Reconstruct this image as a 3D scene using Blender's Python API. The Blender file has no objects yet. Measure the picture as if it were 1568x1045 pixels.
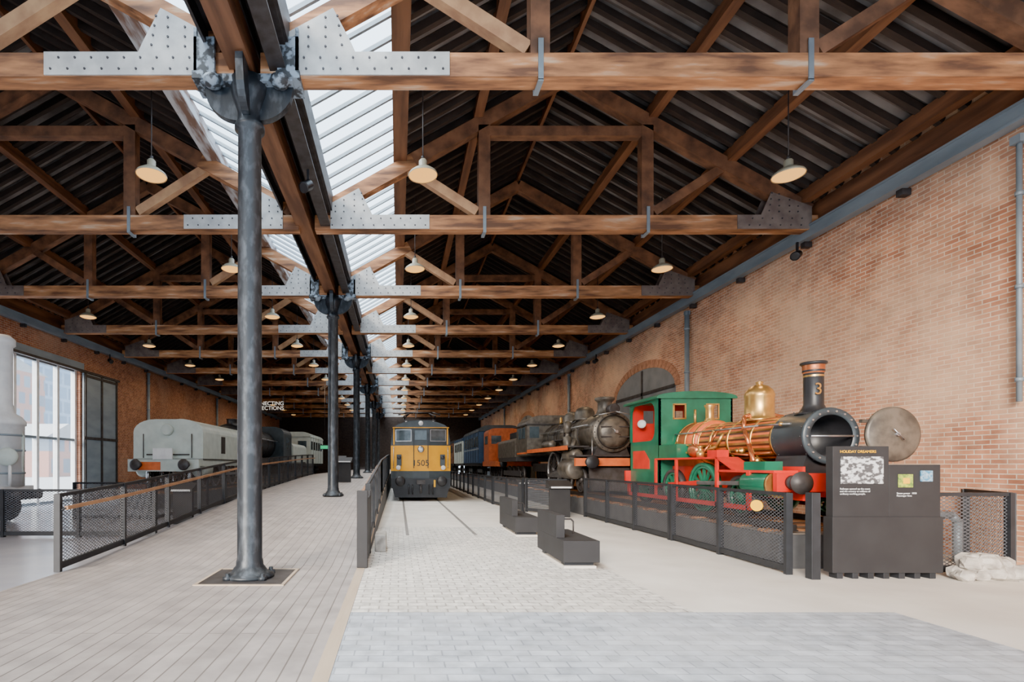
import bpy, math, random, bmesh
from mathutils import Vector, Matrix
random.seed(3)
scene = bpy.context.scene
try: scene.view_settings.look = 'AgX - Punchy'
except Exception: pass

# ------------------------------------------------------------------ materials
def _nt(name):
    m = bpy.data.materials.new(name); m.use_nodes = True
    nt = m.node_tree; nt.nodes.clear()
    out = nt.nodes.new('ShaderNodeOutputMaterial')
    return m, nt, out

def pm(name, c1, c2=None, scale=(3,3,3), rough=.6, metal=0., bump=0., rnd=0., lo=.35, hi=.65, detail=6, coat=0., c3=None):
    m, nt, out = _nt(name)
    b = nt.nodes.new('ShaderNodeBsdfPrincipled')
    b.inputs['Roughness'].default_value = rough
    b.inputs['Metallic'].default_value = metal
    b.inputs['Coat Weight'].default_value = coat
    nt.links.new(b.outputs[0], out.inputs[0])
    if c2 is None:
        c2 = tuple(x*.72 for x in c1)
    geo = nt.nodes.new('ShaderNodeNewGeometry')
    mp = nt.nodes.new('ShaderNodeMapping'); mp.inputs['Scale'].default_value = scale
    nt.links.new(geo.outputs['Position'], mp.inputs[0])
    nz = nt.nodes.new('ShaderNodeTexNoise'); nz.inputs['Scale'].default_value = 1.0
    nz.inputs['Detail'].default_value = detail
    nt.links.new(mp.outputs[0], nz.inputs['Vector'])
    cr = nt.nodes.new('ShaderNodeValToRGB')
    cr.color_ramp.elements[0].position = lo; cr.color_ramp.elements[0].color = (*c1,1)
    cr.color_ramp.elements[1].position = hi; cr.color_ramp.elements[1].color = (*c2,1)
    if c3:
        e = cr.color_ramp.elements.new(max(0,lo-.12)); e.color = (*c3,1)
    nt.links.new(nz.outputs[0], cr.inputs[0])
    col = cr.outputs[0]
    if rnd > 0:
        oi = nt.nodes.new('ShaderNodeObjectInfo')
        mr = nt.nodes.new('ShaderNodeMapRange')
        mr.inputs['To Min'].default_value = 1-rnd; mr.inputs['To Max'].default_value = 1+rnd
        nt.links.new(oi.outputs['Random'], mr.inputs[0])
        hs = nt.nodes.new('ShaderNodeHueSaturation')
        nt.links.new(mr.outputs[0], hs.inputs['Value']); nt.links.new(col, hs.inputs['Color'])
        col = hs.outputs[0]
    nt.links.new(col, b.inputs['Base Color'])
    if bump > 0:
        bp = nt.nodes.new('ShaderNodeBump'); bp.inputs['Strength'].default_value = bump
        bp.inputs['Distance'].default_value = .02
        nt.links.new(nz.outputs[0], bp.inputs['Height']); nt.links.new(bp.outputs[0], b.inputs['Normal'])
    return m

def brickmat(name, axes, c1, c2, mortar, bw, rh, ms, rough=.85, big=None, bigscale=.35, bump=.4, lo=.4, hi=.62, scale2=6, bigmax=.75):
    m, nt, out = _nt(name)
    b = nt.nodes.new('ShaderNodeBsdfPrincipled'); b.inputs['Roughness'].default_value = rough
    nt.links.new(b.outputs[0], out.inputs[0])
    geo = nt.nodes.new('ShaderNodeNewGeometry'); sp = nt.nodes.new('ShaderNodeSeparateXYZ')
    nt.links.new(geo.outputs['Position'], sp.inputs[0])
    cb = nt.nodes.new('ShaderNodeCombineXYZ')
    nt.links.new(sp.outputs[axes[0]], cb.inputs[0]); nt.links.new(sp.outputs[axes[1]], cb.inputs[1])
    bt = nt.nodes.new('ShaderNodeTexBrick')
    bt.inputs['Scale'].default_value = 1; bt.inputs['Brick Width'].default_value = bw
    bt.inputs['Row Height'].default_value = rh; bt.inputs['Mortar Size'].default_value = ms
    bt.inputs['Mortar Smooth'].default_value = .3
    bt.inputs['Color1'].default_value = (*c1,1); bt.inputs['Color2'].default_value = (*c2,1)
    bt.inputs['Mortar'].default_value = (*mortar,1)
    nt.links.new(cb.outputs[0], bt.inputs['Vector'])
    col = bt.outputs['Color']
    n2 = nt.nodes.new('ShaderNodeTexNoise'); n2.inputs['Scale'].default_value = scale2; n2.inputs['Detail'].default_value = 8
    nt.links.new(geo.outputs['Position'], n2.inputs['Vector'])
    mr = nt.nodes.new('ShaderNodeMapRange'); mr.inputs['From Min'].default_value=.3; mr.inputs['From Max'].default_value=.7
    mr.inputs['To Min'].default_value=.72; mr.inputs['To Max'].default_value=1.2
    nt.links.new(n2.outputs[0], mr.inputs[0])
    hs = nt.nodes.new('ShaderNodeHueSaturation'); nt.links.new(mr.outputs[0], hs.inputs['Value']); nt.links.new(col, hs.inputs['Color'])
    col = hs.outputs[0]
    if big is not None:
        n3 = nt.nodes.new('ShaderNodeTexNoise'); n3.inputs['Scale'].default_value = bigscale; n3.inputs['Detail'].default_value = 9
        n3.inputs['Roughness'].default_value = .6
        nt.links.new(geo.outputs['Position'], n3.inputs['Vector'])
        cr = nt.nodes.new('ShaderNodeValToRGB'); cr.color_ramp.elements[0].position = lo; cr.color_ramp.elements[1].position = hi
        cr.color_ramp.elements[1].color = (bigmax,bigmax,bigmax,1)
        nt.links.new(n3.outputs[0], cr.inputs[0])
        mx = nt.nodes.new('ShaderNodeMix'); mx.data_type='RGBA'; mx.blend_type='MIX'
        nt.links.new(cr.outputs[0], mx.inputs[0]); nt.links.new(col, mx.inputs[6])
        mx.inputs[7].default_value = (*big,1)
        col = mx.outputs[2]
    nt.links.new(col, b.inputs['Base Color'])
    bp = nt.nodes.new('ShaderNodeBump'); bp.inputs['Strength'].default_value = bump; bp.inputs['Distance'].default_value=.01
    bp.invert = True
    nt.links.new(bt.outputs['Fac'], bp.inputs['Height']); nt.links.new(bp.outputs[0], b.inputs['Normal'])
    return m

def emis(name, c, s):
    m, nt, out = _nt(name)
    e = nt.nodes.new('ShaderNodeEmission'); e.inputs[0].default_value=(*c,1); e.inputs[1].default_value=s
    nt.links.new(e.outputs[0], out.inputs[0]); return m

def glassmat(name, tint, k=.85):
    m, nt, out = _nt(name)
    t = nt.nodes.new('ShaderNodeBsdfTransparent'); t.inputs[0].default_value=(*tint,1)
    g = nt.nodes.new('ShaderNodeBsdfTranslucent'); g.inputs[0].default_value=(.9,.95,1,1)
    mx = nt.nodes.new('ShaderNodeMixShader'); mx.inputs[0].default_value = 1-k
    nt.links.new(t.outputs[0], mx.inputs[1]); nt.links.new(g.outputs[0], mx.inputs[2]); nt.links.new(mx.outputs[0], out.inputs[0])
    return m

def meshmat(name, pitch=.05, wire=.25):
    m, nt, out = _nt(name)
    b = nt.nodes.new('ShaderNodeBsdfPrincipled'); b.inputs['Base Color'].default_value=(.10,.105,.12,1)
    b.inputs['Roughness'].default_value=.5; b.inputs['Metallic'].default_value=.3
    t = nt.nodes.new('ShaderNodeBsdfTransparent')
    geo = nt.nodes.new('ShaderNodeNewGeometry'); sp = nt.nodes.new('ShaderNodeSeparateXYZ'); nt.links.new(geo.outputs['Position'], sp.inputs[0])
    def ma(op, a, bb):
        n = nt.nodes.new('ShaderNodeMath'); n.operation = op
        for i, x in enumerate((a, bb)):
            if x is None: continue
            if isinstance(x, (int,float)): n.inputs[i].default_value = x
            else: nt.links.new(x, n.inputs[i])
        return n.outputs[0]
    L = ma('ADD', sp.outputs[0], sp.outputs[1])
    z = ma('MULTIPLY', sp.outputs[2], 1.7)
    s = ma('ADD', L, z); d = ma('SUBTRACT', L, z)
    a = ma('LESS_THAN', ma('FRACT', ma('DIVIDE', s, pitch*1.7), None), wire)
    c = ma('LESS_THAN', ma('FRACT', ma('DIVIDE', d, pitch*1.7), None), wire)
    fac = ma('MAXIMUM', a, c)
    mx = nt.nodes.new('ShaderNodeMixShader')
    nt.links.new(fac, mx.inputs[0]); nt.links.new(t.outputs[0], mx.inputs[1]); nt.links.new(b.outputs[0], mx.inputs[2])
    nt.links.new(mx.outputs[0], out.inputs[0]); return m

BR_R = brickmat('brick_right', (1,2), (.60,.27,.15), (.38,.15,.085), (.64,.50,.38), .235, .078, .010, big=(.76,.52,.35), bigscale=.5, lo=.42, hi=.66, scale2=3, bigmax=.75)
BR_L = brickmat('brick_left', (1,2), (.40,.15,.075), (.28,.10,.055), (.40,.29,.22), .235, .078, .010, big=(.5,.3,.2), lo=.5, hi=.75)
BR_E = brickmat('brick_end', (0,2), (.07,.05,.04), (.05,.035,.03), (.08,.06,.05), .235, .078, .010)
BR_ARCH = pm('brick_arch', (.54,.27,.16), (.38,.17,.10), (9,9,9), .85, bump=.3)
SETT = brickmat('sett_paving', (0,1), (.76,.72,.67), (.60,.57,.53), (.38,.35,.32), .21, .125, .010, rough=.75, big=(.75,.70,.63), bigscale=.6, lo=.5,hi=.8, scale2=9)
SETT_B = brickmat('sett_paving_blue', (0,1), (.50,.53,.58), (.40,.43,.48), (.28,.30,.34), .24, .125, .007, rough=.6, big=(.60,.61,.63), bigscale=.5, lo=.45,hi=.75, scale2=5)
SETT_S = pm('sand_slab', (.76,.71,.65), (.66,.61,.55), (1.2,1.2,1.2), .8, bump=.15)
DECK = brickmat('deck_boards', (1,0), (.37,.33,.31), (.315,.28,.265), (.14,.12,.105), 3.2, .145, .007, rough=.5, big=(.39,.34,.32), bigscale=.4, lo=.4,hi=.8, scale2=3)
DECKEDGE = pm('deck_edge_timber', (.52,.41,.31), (.44,.34,.25), (8,1,8), .6)
CONC = pm('polished_concrete', (.46,.46,.50), (.38,.38,.43), (1,1,1), .22)
PLINTH = pm('plinth_dark', (.12,.12,.125), (.085,.085,.09), (3,3,3), .8)
BALLAST = pm('ballast', (.30,.26,.22), (.18,.15,.13), (14,14,14), .95, bump=.6)
WOODX = pm('timber_x', (.45,.205,.09), (.13,.060,.034), (1.1,7,7), .75, bump=.5, rnd=.12, lo=.42, hi=.64, c3=(.54,.38,.26), detail=9)
WOODS = pm('timber_s', (.23,.108,.058), (.085,.044,.028), (3,6,3), .75, bump=.4, rnd=.15, lo=.35, hi=.68, detail=9)
WOODY = pm('timber_y', (.22,.10,.052), (.10,.048,.029), (6,.7,6), .75, bump=.3, detail=9)
WOODGREY = pm('timber_weathered', (.48,.49,.52), (.20,.12,.09), (6,1.2,6), .8, bump=.5, lo=.42, hi=.58)
WOODPALE = pm('timber_pale', (.54,.32,.17), (.34,.18,.10), (3,5,3), .7, bump=.2)
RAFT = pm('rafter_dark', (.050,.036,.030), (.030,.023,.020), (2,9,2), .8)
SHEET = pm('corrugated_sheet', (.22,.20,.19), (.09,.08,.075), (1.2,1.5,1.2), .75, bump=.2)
STEELG = pm('steel_bluegrey', (.26,.31,.35), (.20,.24,.28), (3,1,3), .5, .3)
STEELD = pm('steel_dark', (.075,.07,.072), (.05,.042,.04), (6,6,6), .5, .4)
RAILM = pm('inset_rail', (.30,.29,.28), (.24,.23,.22), (6,6,6), .5, .3)
COLM = pm('cast_iron', (.036,.042,.050), (.078,.090,.105), (11,11,5), .42, .4, bump=.25, lo=.48, hi=.66, detail=9)
CAPM = pm('capital_weathered', (.25,.31,.38), (.04,.045,.052), (9,9,9), .6, .1, bump=.3, lo=.45, hi=.54, detail=9)
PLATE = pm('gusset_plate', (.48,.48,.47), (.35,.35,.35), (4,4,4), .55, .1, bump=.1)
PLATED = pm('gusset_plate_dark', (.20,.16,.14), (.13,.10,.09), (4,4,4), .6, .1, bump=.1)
RIVET = pm('rivet', (.07,.07,.08), None, (4,4,4), .5, .4)
GLASS = glassmat('skylight_glass', (.82,.92,1.0), .8)
WGLASS = glassmat('window_glass', (.95,.98,1.0), .95)
WHITE = pm('white_paint', (.75,.76,.77), (.66,.67,.69), (5,5,5), .5)
FENCE = pm('fence_steel', (.030,.032,.038), (.022,.024,.028), (6,6,6), .5, .2)
MESH = meshmat('expanded_mesh')
HAND = pm('handrail_oak', (.42,.22,.11), (.30,.15,.075), (9,3,9), .5)
PANEL = pm('panel_black', (.024,.023,.025), (.018,.017,.019), (3,3,3), .65)
BLACK = pm('black_paint', (.018,.018,.02), (.026,.026,.03), (5,5,5), .4, .1)
GREEN = pm('loco_green', (.010,.155,.085), (.008,.11,.06), (4,4,4), .35, 0, coat=.3)
RED = pm('loco_red', (.68,.026,.014), (.54,.02,.012), (4,4,4), .4, 0, coat=.2)
ORANGE = pm('loco_orange', (.72,.16,.04), (.58,.11,.028), (5,5,5), .45)
RORANGE = pm('rust_orange', (.50,.11,.03), (.34,.07,.02), (5,5,5), .5)
LAG = pm('boiler_lagging', (.10,.034,.016), (.06,.02,.01), (5,5,5), .4)
COPPER = pm('copper', (.70,.24,.10), (.50,.16,.06), (6,6,6), .32, .8)
BRASS = pm('brass', (.80,.50,.17), (.62,.36,.11), (6,6,6), .3, .85)
STEELB = pm('bright_steel', (.55,.55,.56), (.4,.4,.42), (6,6,6), .3, .9)
GUN = pm('gunmetal', (.20,.172,.14), (.09,.078,.066), (5,5,5), .42, .45, detail=9)
GREYL = pm('loco_lightgrey', (.56,.62,.58), (.47,.53,.50), (3,3,3), .4)
YEL = pm('loco_yellow', (.86,.40,.001), (.78,.35,.001), (3,3,3), .5)
DGREY = pm('loco_darkgrey', (.045,.058,.068), (.034,.044,.052), (4,4,4), .4)
BLUE = pm('coach_blue', (.035,.075,.15), (.025,.055,.11), (4,4,4), .4)
WINDK = pm('window_dark', (.05,.07,.085), (.09,.12,.14), (4,4,4), .08)
STONE = pm('stone', (.56,.52,.47), (.32,.29,.26), (9,9,9), .9, bump=.6)
NICHE = pm('niche_panel', (.24,.245,.255), (.18,.185,.195), (2,2,2), .7)
PHOTO = pm('panel_photo', (.65,.66,.68), (.08,.08,.085), (16,16,22), .5, lo=.45, hi=.55)
STICK = pm('yellow_sign', (.92,.50,.002), (.88,.46,.002), (4,4,4), .5)
SGREEN = pm('leaflet_green', (.12,.22,.04), (.45,.5,.06), (30,30,30), .5)
SBLUE = pm('leaflet_blue', (.03,.2,.36), (.4,.5,.6), (30,30,30), .5)
LAMPM = pm('lamp_shade', (.42,.38,.28), (.34,.31,.23), (5,5,5), .4)
LAMPE = emis('lamp_glow', (1,.50,.13), 3.0)
SIGNE = emis('sign_glow', (1,.93,.8), 1.5)
EXITE = emis('exit_glow', (.05,.7,.3), 1.5)
TOWER1 = brickmat('tower_pink', (1,2), (.10,.13,.18), (.16,.2,.26), (.36,.16,.12), 2.4, 2.8, .55, bump=0)
TOWER2 = brickmat('tower_blue', (1,2), (.08,.14,.22), (.12,.2,.3), (.20,.28,.38), 3.0, 3.0, .35, bump=0)
ASPH = pm('asphalt', (.3,.3,.31), (.24,.24,.25), (1,1,1), .9)

# ------------------------------------------------------------------ mesh builder
class MB:
    def __init__(s): s.v=[]; s.f=[]; s.m=[]; s.s=[]; s.mats=[]
    def mi(s, mat):
        if mat not in s.mats: s.mats.append(mat)
        return s.mats.index(mat)
    def add(s, vs, fs, mat, smooth=False):
        o=len(s.v); s.v += [tuple(v) for v in vs]; k=s.mi(mat)
        for f in fs:
            s.f.append([i+o for i in f]); s.m.append(k); s.s.append(smooth)
    def box(s,x0,x1,y0,y1,z0,z1,mat):
        vs=[(x,y,z) for z in (z0,z1) for y in (y0,y1) for x in (x0,x1)]
        s.add(vs,[(0,2,3,1),(4,5,7,6),(0,1,5,4),(2,6,7,3),(0,4,6,2),(1,3,7,5)],mat)
    def beam(s,a,b,w,h,mat,up=(0,0,1)):
        a=Vector(a);b=Vector(b);d=(b-a).normalized();u=Vector(up)
        if abs(d.dot(u))>.98: u=Vector((0,1,0))
        sd=d.cross(u).normalized(); u=sd.cross(d).normalized()
        vs=[]
        for p in (a,b):
            for (i,j) in ((-1,-1),(1,-1),(1,1),(-1,1)):
                vs.append(p+sd*(i*w/2)+u*(j*h/2))
        s.add(vs,[(3,2,1,0),(4,5,6,7),(0,1,5,4),(1,2,6,5),(2,3,7,6),(3,0,4,7)],mat)
    def frame(s,ax):
        w=Vector(ax).normalized(); t=Vector((0,0,1)) if abs(w.z)<.9 else Vector((1,0,0))
        u=t.cross(w).normalized(); v=w.cross(u); return u,v,w
    def lathe(s,o,ax,prof,mat,seg=24,alt=None,smooth=True,caps=True):
        o=Vector(o); u,v,w=s.frame(ax); vs=[]
        for (r,h) in prof:
            for i in range(seg):
                a=2*math.pi*i/seg; vs.append(o+w*h+u*(r*math.cos(a))+v*(r*math.sin(a)))
        n=len(prof); fa=[];fb=[]
        for j in range(n-1):
            for i in range(seg):
                q=(j*seg+i,j*seg+(i+1)%seg,(j+1)*seg+(i+1)%seg,(j+1)*seg+i)
                (fb if (alt and i%2) else fa).append(q)
        base=len(s.v); s.add(vs,fa,mat,smooth)
        if alt:
            k=s.mi(alt)
            for f in fb: s.f.append([i+base for i in f]); s.m.append(k); s.s.append(smooth)
        if caps:
            k=s.mi(mat)
            for j in (0,n-1):
                if prof[j][0]>1e-4:
                    s.f.append([base+j*seg+i for i in range(seg)]); s.m.append(k); s.s.append(False)
    def cyl(s,a,b,r0,r1,mat,seg=20,caps=True,alt=None):
        a=Vector(a);b=Vector(b); s.lathe(a,b-a,[(r0,0),(r1,(b-a).length)],mat,seg,alt,True,caps)
    def sph(s,c,r,mat,seg=16,rings=10,jit=0):
        if isinstance(r,(int,float)): r=(r,r,r)
        vs=[];fs=[]
        for j in range(rings+1):
            t=math.pi*j/rings
            for i in range(seg):
                a=2*math.pi*i/seg; k=1+(random.random()-.5)*jit if 0<j<rings else 1
                vs.append((c[0]+k*r[0]*math.sin(t)*math.cos(a),c[1]+k*r[1]*math.sin(t)*math.sin(a),c[2]+k*r[2]*math.cos(t)))
        for j in range(rings):
            for i in range(seg): fs.append((j*seg+i,j*seg+(i+1)%seg,(j+1)*seg+(i+1)%seg,(j+1)*seg+i))
        s.add(vs,fs,mat,jit==0)
    def prism(s,poly,axis,a,b,mat):
        def P(p,t): return (p[0],t,p[1]) if axis=='y' else ((t,p[0],p[1]) if axis=='x' else (p[0],p[1],t))
        n=len(poly); vs=[P(p,a) for p in poly]+[P(p,b) for p in poly]
        fs=[tuple(range(n))[::-1],tuple(range(n,2*n))]+[(i,(i+1)%n,(i+1)%n+n,i+n) for i in range(n)]
        s.add(vs,fs,mat)
    def tube(s,pts,r,mat,seg=8):
        for i in range(len(pts)-1):
            s.cyl(pts[i],pts[i+1],r,r,mat,seg)
            if i: s.sph(pts[i],r,mat,8,5)
    def make(s,name,parent=None,origin=None,bevel=0):
        me=bpy.data.meshes.new(name)
        xs=[v[0] for v in s.v]; ys=[v[1] for v in s.v]; zs=[v[2] for v in s.v]
        o=origin or ((min(xs)+max(xs))/2,(min(ys)+max(ys))/2,min(zs))
        me.from_pydata([(v[0]-o[0],v[1]-o[1],v[2]-o[2]) for v in s.v],[],s.f)
        for m in s.mats: me.materials.append(m)
        me.polygons.foreach_set('material_index',s.m); me.polygons.foreach_set('use_smooth',s.s)
        bm=bmesh.new(); bm.from_mesh(me); bmesh.ops.recalc_face_normals(bm,faces=bm.faces); bm.to_mesh(me); bm.free()
        me.update()
        ob=bpy.data.objects.new(name,me); scene.collection.objects.link(ob); ob.location=o
        if parent: ob.parent=parent; ob.matrix_parent_inverse=Matrix.Translation(-Vector(parent.location))
        if bevel:
            md=ob.modifiers.new('b','BEVEL'); md.width=bevel; md.segments=2; md.limit_method='ANGLE'
        return ob

def text(name,body,loc,size,mat,rot,parent,extr=.005,align='CENTER'):
    cu=bpy.data.curves.new(name,'FONT'); cu.body=body; cu.size=size; cu.extrude=extr; cu.align_x=align
    cu.materials.append(mat)
    ob=bpy.data.objects.new(name,cu); scene.collection.objects.link(ob)
    ob.location=loc; ob.rotation_euler=rot
    if parent: ob.parent=parent; ob.matrix_parent_inverse=Matrix.Translation(-Vector(parent.location))
    return ob

# ------------------------------------------------------------------ layout constants
CXR, CXL = 3.74, -7.82      # bay centres
CX = -2.04                  # column line
WR, WL = 9.42, -13.6
Y0, S, NT = 7.2, 4.6, 12
YB, YE = -2.5, 60.0
def rampz(y):
    P=[(-9,0),(8,0),(16.4,.57),(26,.9),(30,1.0),(80,1.0)]
    for (a,za),(b,zb) in zip(P,P[1:]):
        if a<=y<=b: return za+(zb-za)*(y-a)/(b-a)
    return 0

# ------------------------------------------------------------------ floor
m=MB()
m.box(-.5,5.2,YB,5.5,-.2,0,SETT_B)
m.box(5.2,WR,YB,5.5,-.2,0,SETT_S)
m.box(-.5,3.1,5.5,13,-.2,0,SETT)
m.box(3.1,WR,5.5,YE,-.2,0,SETT_S)
m.box(-.5,3.1,13,YE,-.2,0,SETT_S)
m.box(WL,-4.85,YB,YE,-.2,0,CONC)
m.make('floor')
m=MB()
m.box(-60,WL-.4,-10,120,-.3,-.02,ASPH); m.make('ground_outside')

m=MB()
ys=[YB,8,10,12,14,16.4,19,22,26,30,YE-.2]
for a,b in zip(ys,ys[1:]):
    za,zb=rampz(a)+.005,rampz(b)+.005
    m.add([(-4.85,a,za),(-.62,a,za),(-.62,b,zb),(-4.85,b,zb)],[(0,1,2,3)],DECK)
    m.add([(-.62,a,za),(-.5,a,za),(-.5,b,zb),(-.62,b,zb)],[(0,1,2,3)],DECKEDGE)
    m.add([(-.5,a,-.1),(-.5,b,-.1),(-.5,b,zb),(-.5,a,za)],[(0,1,2,3)],PLINTH)
    m.add([(-4.85,a,-.1),(-4.85,b,-.1),(-4.85,b,zb),(-4.85,a,za)],[(0,1,2,3)],PLINTH)
m.make('floor_boardwalk')

m=MB()
for x in (.20,1.70):
    m.box(x-.035,x+.035,11.5,50,0,.012,RAILM)
m.make('floor_rail')

def trackbed(name,xc,y0,y1,hw=1.0,ztop=.5):
    m=MB()
    m.box(xc-hw,xc+hw,y0,y1,0,ztop,PLINTH)
    m.box(xc-hw+.06,xc+hw-.06,y0+.06,y1-.06,ztop,ztop+.02,BALLAST)
    y=y0+.3
    while y<y1-.2:
        m.box(xc-hw+.05,xc+hw-.05,y,y+.22,ztop,ztop+.05,WOODX); y+=.65
    for sx in (-.72,.72):
        m.box(xc+sx-.06,xc+sx+.06,y0+.05,y1-.05,ztop+.05,ztop+.07,STEELD)
        m.box(xc+sx-.035,xc+sx+.035,y0+.05,y1-.05,ztop+.07,.65,STEELD)
    return m.make(name)
trackbed('railway_track',6.65,7.8,57)
trackbed('railway_track',-8.6,18.4,52)

# ------------------------------------------------------------------ walls
m=MB()
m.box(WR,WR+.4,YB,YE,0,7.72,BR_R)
m.box(WR-.06,WR,YB,YE,7.0,7.45,WOODY)
m.make('wall_right')
m=MB()
wy0,wy1,wz=17.6,22.4,5.6
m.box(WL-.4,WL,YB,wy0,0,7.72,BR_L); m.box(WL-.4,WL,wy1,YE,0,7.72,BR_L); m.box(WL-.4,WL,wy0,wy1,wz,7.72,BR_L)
m.box(WL,WL+.06,wy0-.2,wy1+.2,wz,wz+.3,STEELG)
m.box(WL,WL+.06,YB,YE,7.0,7.45,WOODY)
m.make('wall_left')
m=MB()
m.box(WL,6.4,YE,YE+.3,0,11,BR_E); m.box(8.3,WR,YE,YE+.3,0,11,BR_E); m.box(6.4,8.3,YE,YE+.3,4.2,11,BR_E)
m.make('wall_back')
m=MB()
m.box(WL-.25,WL-.23,wy0,wy1,0,wz,WGLASS)
for y in (wy0+.06,18.8,20.0,21.2,wy1-.06): m.box(WL-.32,WL-.14,y-.07,y+.07,0,wz,WHITE)
for z in (.06,2.6,wz-.06): m.box(WL-.3,WL-.16,wy0,wy1,z-.05,z+.05,STEELG)
m.make('window_1')
m=MB()
m.box(WL+.03,WL+.10,22.5,25.2,.05,5.5,STEELG)
for y in (22.6,23.85,25.1): m.box(WL+.10,WL+.14,y-.06,y+.06,.05,5.5,STEELD)
for z in (.2,2.7,5.4): m.box(WL+.10,WL+.13,22.5,25.2,z-.06,z+.06,STEELD)
m.box(WL+.02,WL+.12,17.5,25.4,5.52,5.62,STEELD)
m.make('door_1')
def niche(name,yc,hw,zs,rise):
    m=MB()
    n=14; top=[(yc+hw*math.cos(math.pi*i/n),zs+rise*math.sin(math.pi*i/n)) for i in range(n+1)]
    m.prism([(yc-hw,0.0),(yc+hw,0.0)]+top,'x',WR-.03,WR-.002,NICHE)
    for i in range(24):
        a0=math.pi*(i+.04)/24; a1=math.pi*(i+.96)/24
        q=[(yc+(hw+d)*math.cos(a),zs+(rise+d)*math.sin(a)) for a,d in ((a0,0),(a1,0),(a1,.30),(a0,.30))]
        m.prism(q,'x',WR-.035,WR-.002,BR_ARCH)
    m.box(WR-.05,WR-.03,yc-.06,yc+.06,0,zs+rise-.05,STEELD)
    m.box(WR-.05,WR-.03,yc-hw,yc+hw,zs-.06,zs+.06,STEELD)
    return m.make(name)
niche('arched_doorway',20.2,2.4,4.25,.95); niche('arched_doorway',38.5,2.5,4.2,.95); niche('arched_doorway',54,2.4,4.2,.95)

def gutter(name,x,sgn):
    m=MB()
    m.box(x-.10,x+.10,YB,YE-.1,6.62,6.66,STEELG); m.box(x-.10,x+.10,YB,YE-.1,6.86,6.90,STEELG); m.box(x-.03-.05*sgn,x+.03-.05*sgn,YB,YE-.1,6.66,6.86,STEELG)
    y=5.0
    while y<58:
        m.box(min(x,x+.17*sgn),max(x,x+.17*sgn),y,y+.12,6.5,6.62,STEELD); y+=2.3
    return m.make(name)
gutter('gutter_beam',WR-.2,1); gutter('gutter_beam',WL+.2,-1)
def pipe(x,y,z0,z1,r=.055):
    m=MB(); m.cyl((x,y,z0),(x,y,z1),r,r,STEELG,14)
    z=z0+.3
    while z<z1: m.cyl((x,y,z),(x,y,z+.06),r+.015,r+.015,STEELG,14); z+=1.4
    m.box(x-.07,x+.07,y-.07,y+.07,z1-.12,z1,STEELG)
    return m.make('drainpipe')
pipe(WR-.12,16.9,0,6.5,.075); pipe(WR-.12,28.6,0,6.5,.075); pipe(WR-.12,46,0,6.5,.075); pipe(WR-.09,7.88,2.5,6.5,.035)
pipe(WL+.12,28.3,0,6.5,.075); pipe(WL+.12,39,0,6.5,.075); pipe(WL+.12,50,0,6.5,.075)

# ------------------------------------------------------------------ roof
SL=.56
def rz(x): return 7.15+SL*(5.55-abs(x))
def sz(x): return rz(x)+.52
def corr(m,xc,xa,xb,y0,y1,mat):
    pitch=.23; n=int((y1-y0)/pitch*2); vs=[];fs=[]
    for i in range(n+1):
        y=y0+(y1-y0)*i/n; dz=.035 if i%2 else -.035
        vs.append((xc+xa,y,sz(xa)+dz)); vs.append((xc+xb,y,sz(xb)+dz))
    for i in range(n): fs.append((2*i,2*i+1,2*i+3,2*i+2))
    m.add(vs,fs,mat,False)
m=MB()
for xc,sg in ((CXR,-1),(CXL,1)):
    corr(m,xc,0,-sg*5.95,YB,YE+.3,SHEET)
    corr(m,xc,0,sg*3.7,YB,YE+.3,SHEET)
    y=YB+.1
    while y<YE:
        a=(xc,y,sz(0)-.12); b=(xc-sg*5.66,y,sz(5.66)-.12)
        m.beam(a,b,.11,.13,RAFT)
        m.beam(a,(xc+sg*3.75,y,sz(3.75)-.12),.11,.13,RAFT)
        y+=.41
m.box(CX-.55,CX+.55,YB,YE,7.42,7.46,STEELD)
m.box(CX-.57,CX-.53,YB,YE,7.2,7.62,STEELD); m.box(CX+.53,CX+.57,YB,YE,7.2,7.62,STEELD)
for xc,sg in ((CXR,-1),(CXL,1)):
    for x in (1.95,3.7,5.35):
        for s2 in (-1,1):
            mat=WOODY
            w=.2
            if x==3.7 and s2==sg: mat=WOODGREY if xc==CXL else WOODY; w=.3
            if x==5.35 and s2==sg: continue
            X=xc+s2*x; z=rz(x)+.29
            m.box(X-w/2,X+w/2,YB,YE-.05,z-.15,z+.12,mat)
    m.box(xc-.04,xc+.04,YB,YE-.05,sz(0)-.35,sz(0)-.02,WOODY)
m.make('ceiling')
for k,(xc,sg) in enumerate(((CXR,-1),(CXL,1))):
    m=MB()
    xa,xb=xc+sg*3.7,xc+sg*5.3
    za,zb=sz(3.7),sz(5.3)
    m.add([(xa,YB,za),(xb,YB,zb),(xb,YE,zb),(xa,YE,za)],[(0,1,2,3)],GLASS)
    y=YB+.1
    while y<YE:
        m.beam((xa,y,za-.03),(xb,y,zb-.03),.05,.07,STEELG); y+=.46
    m.make('window_%d'%(k+2))

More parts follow.
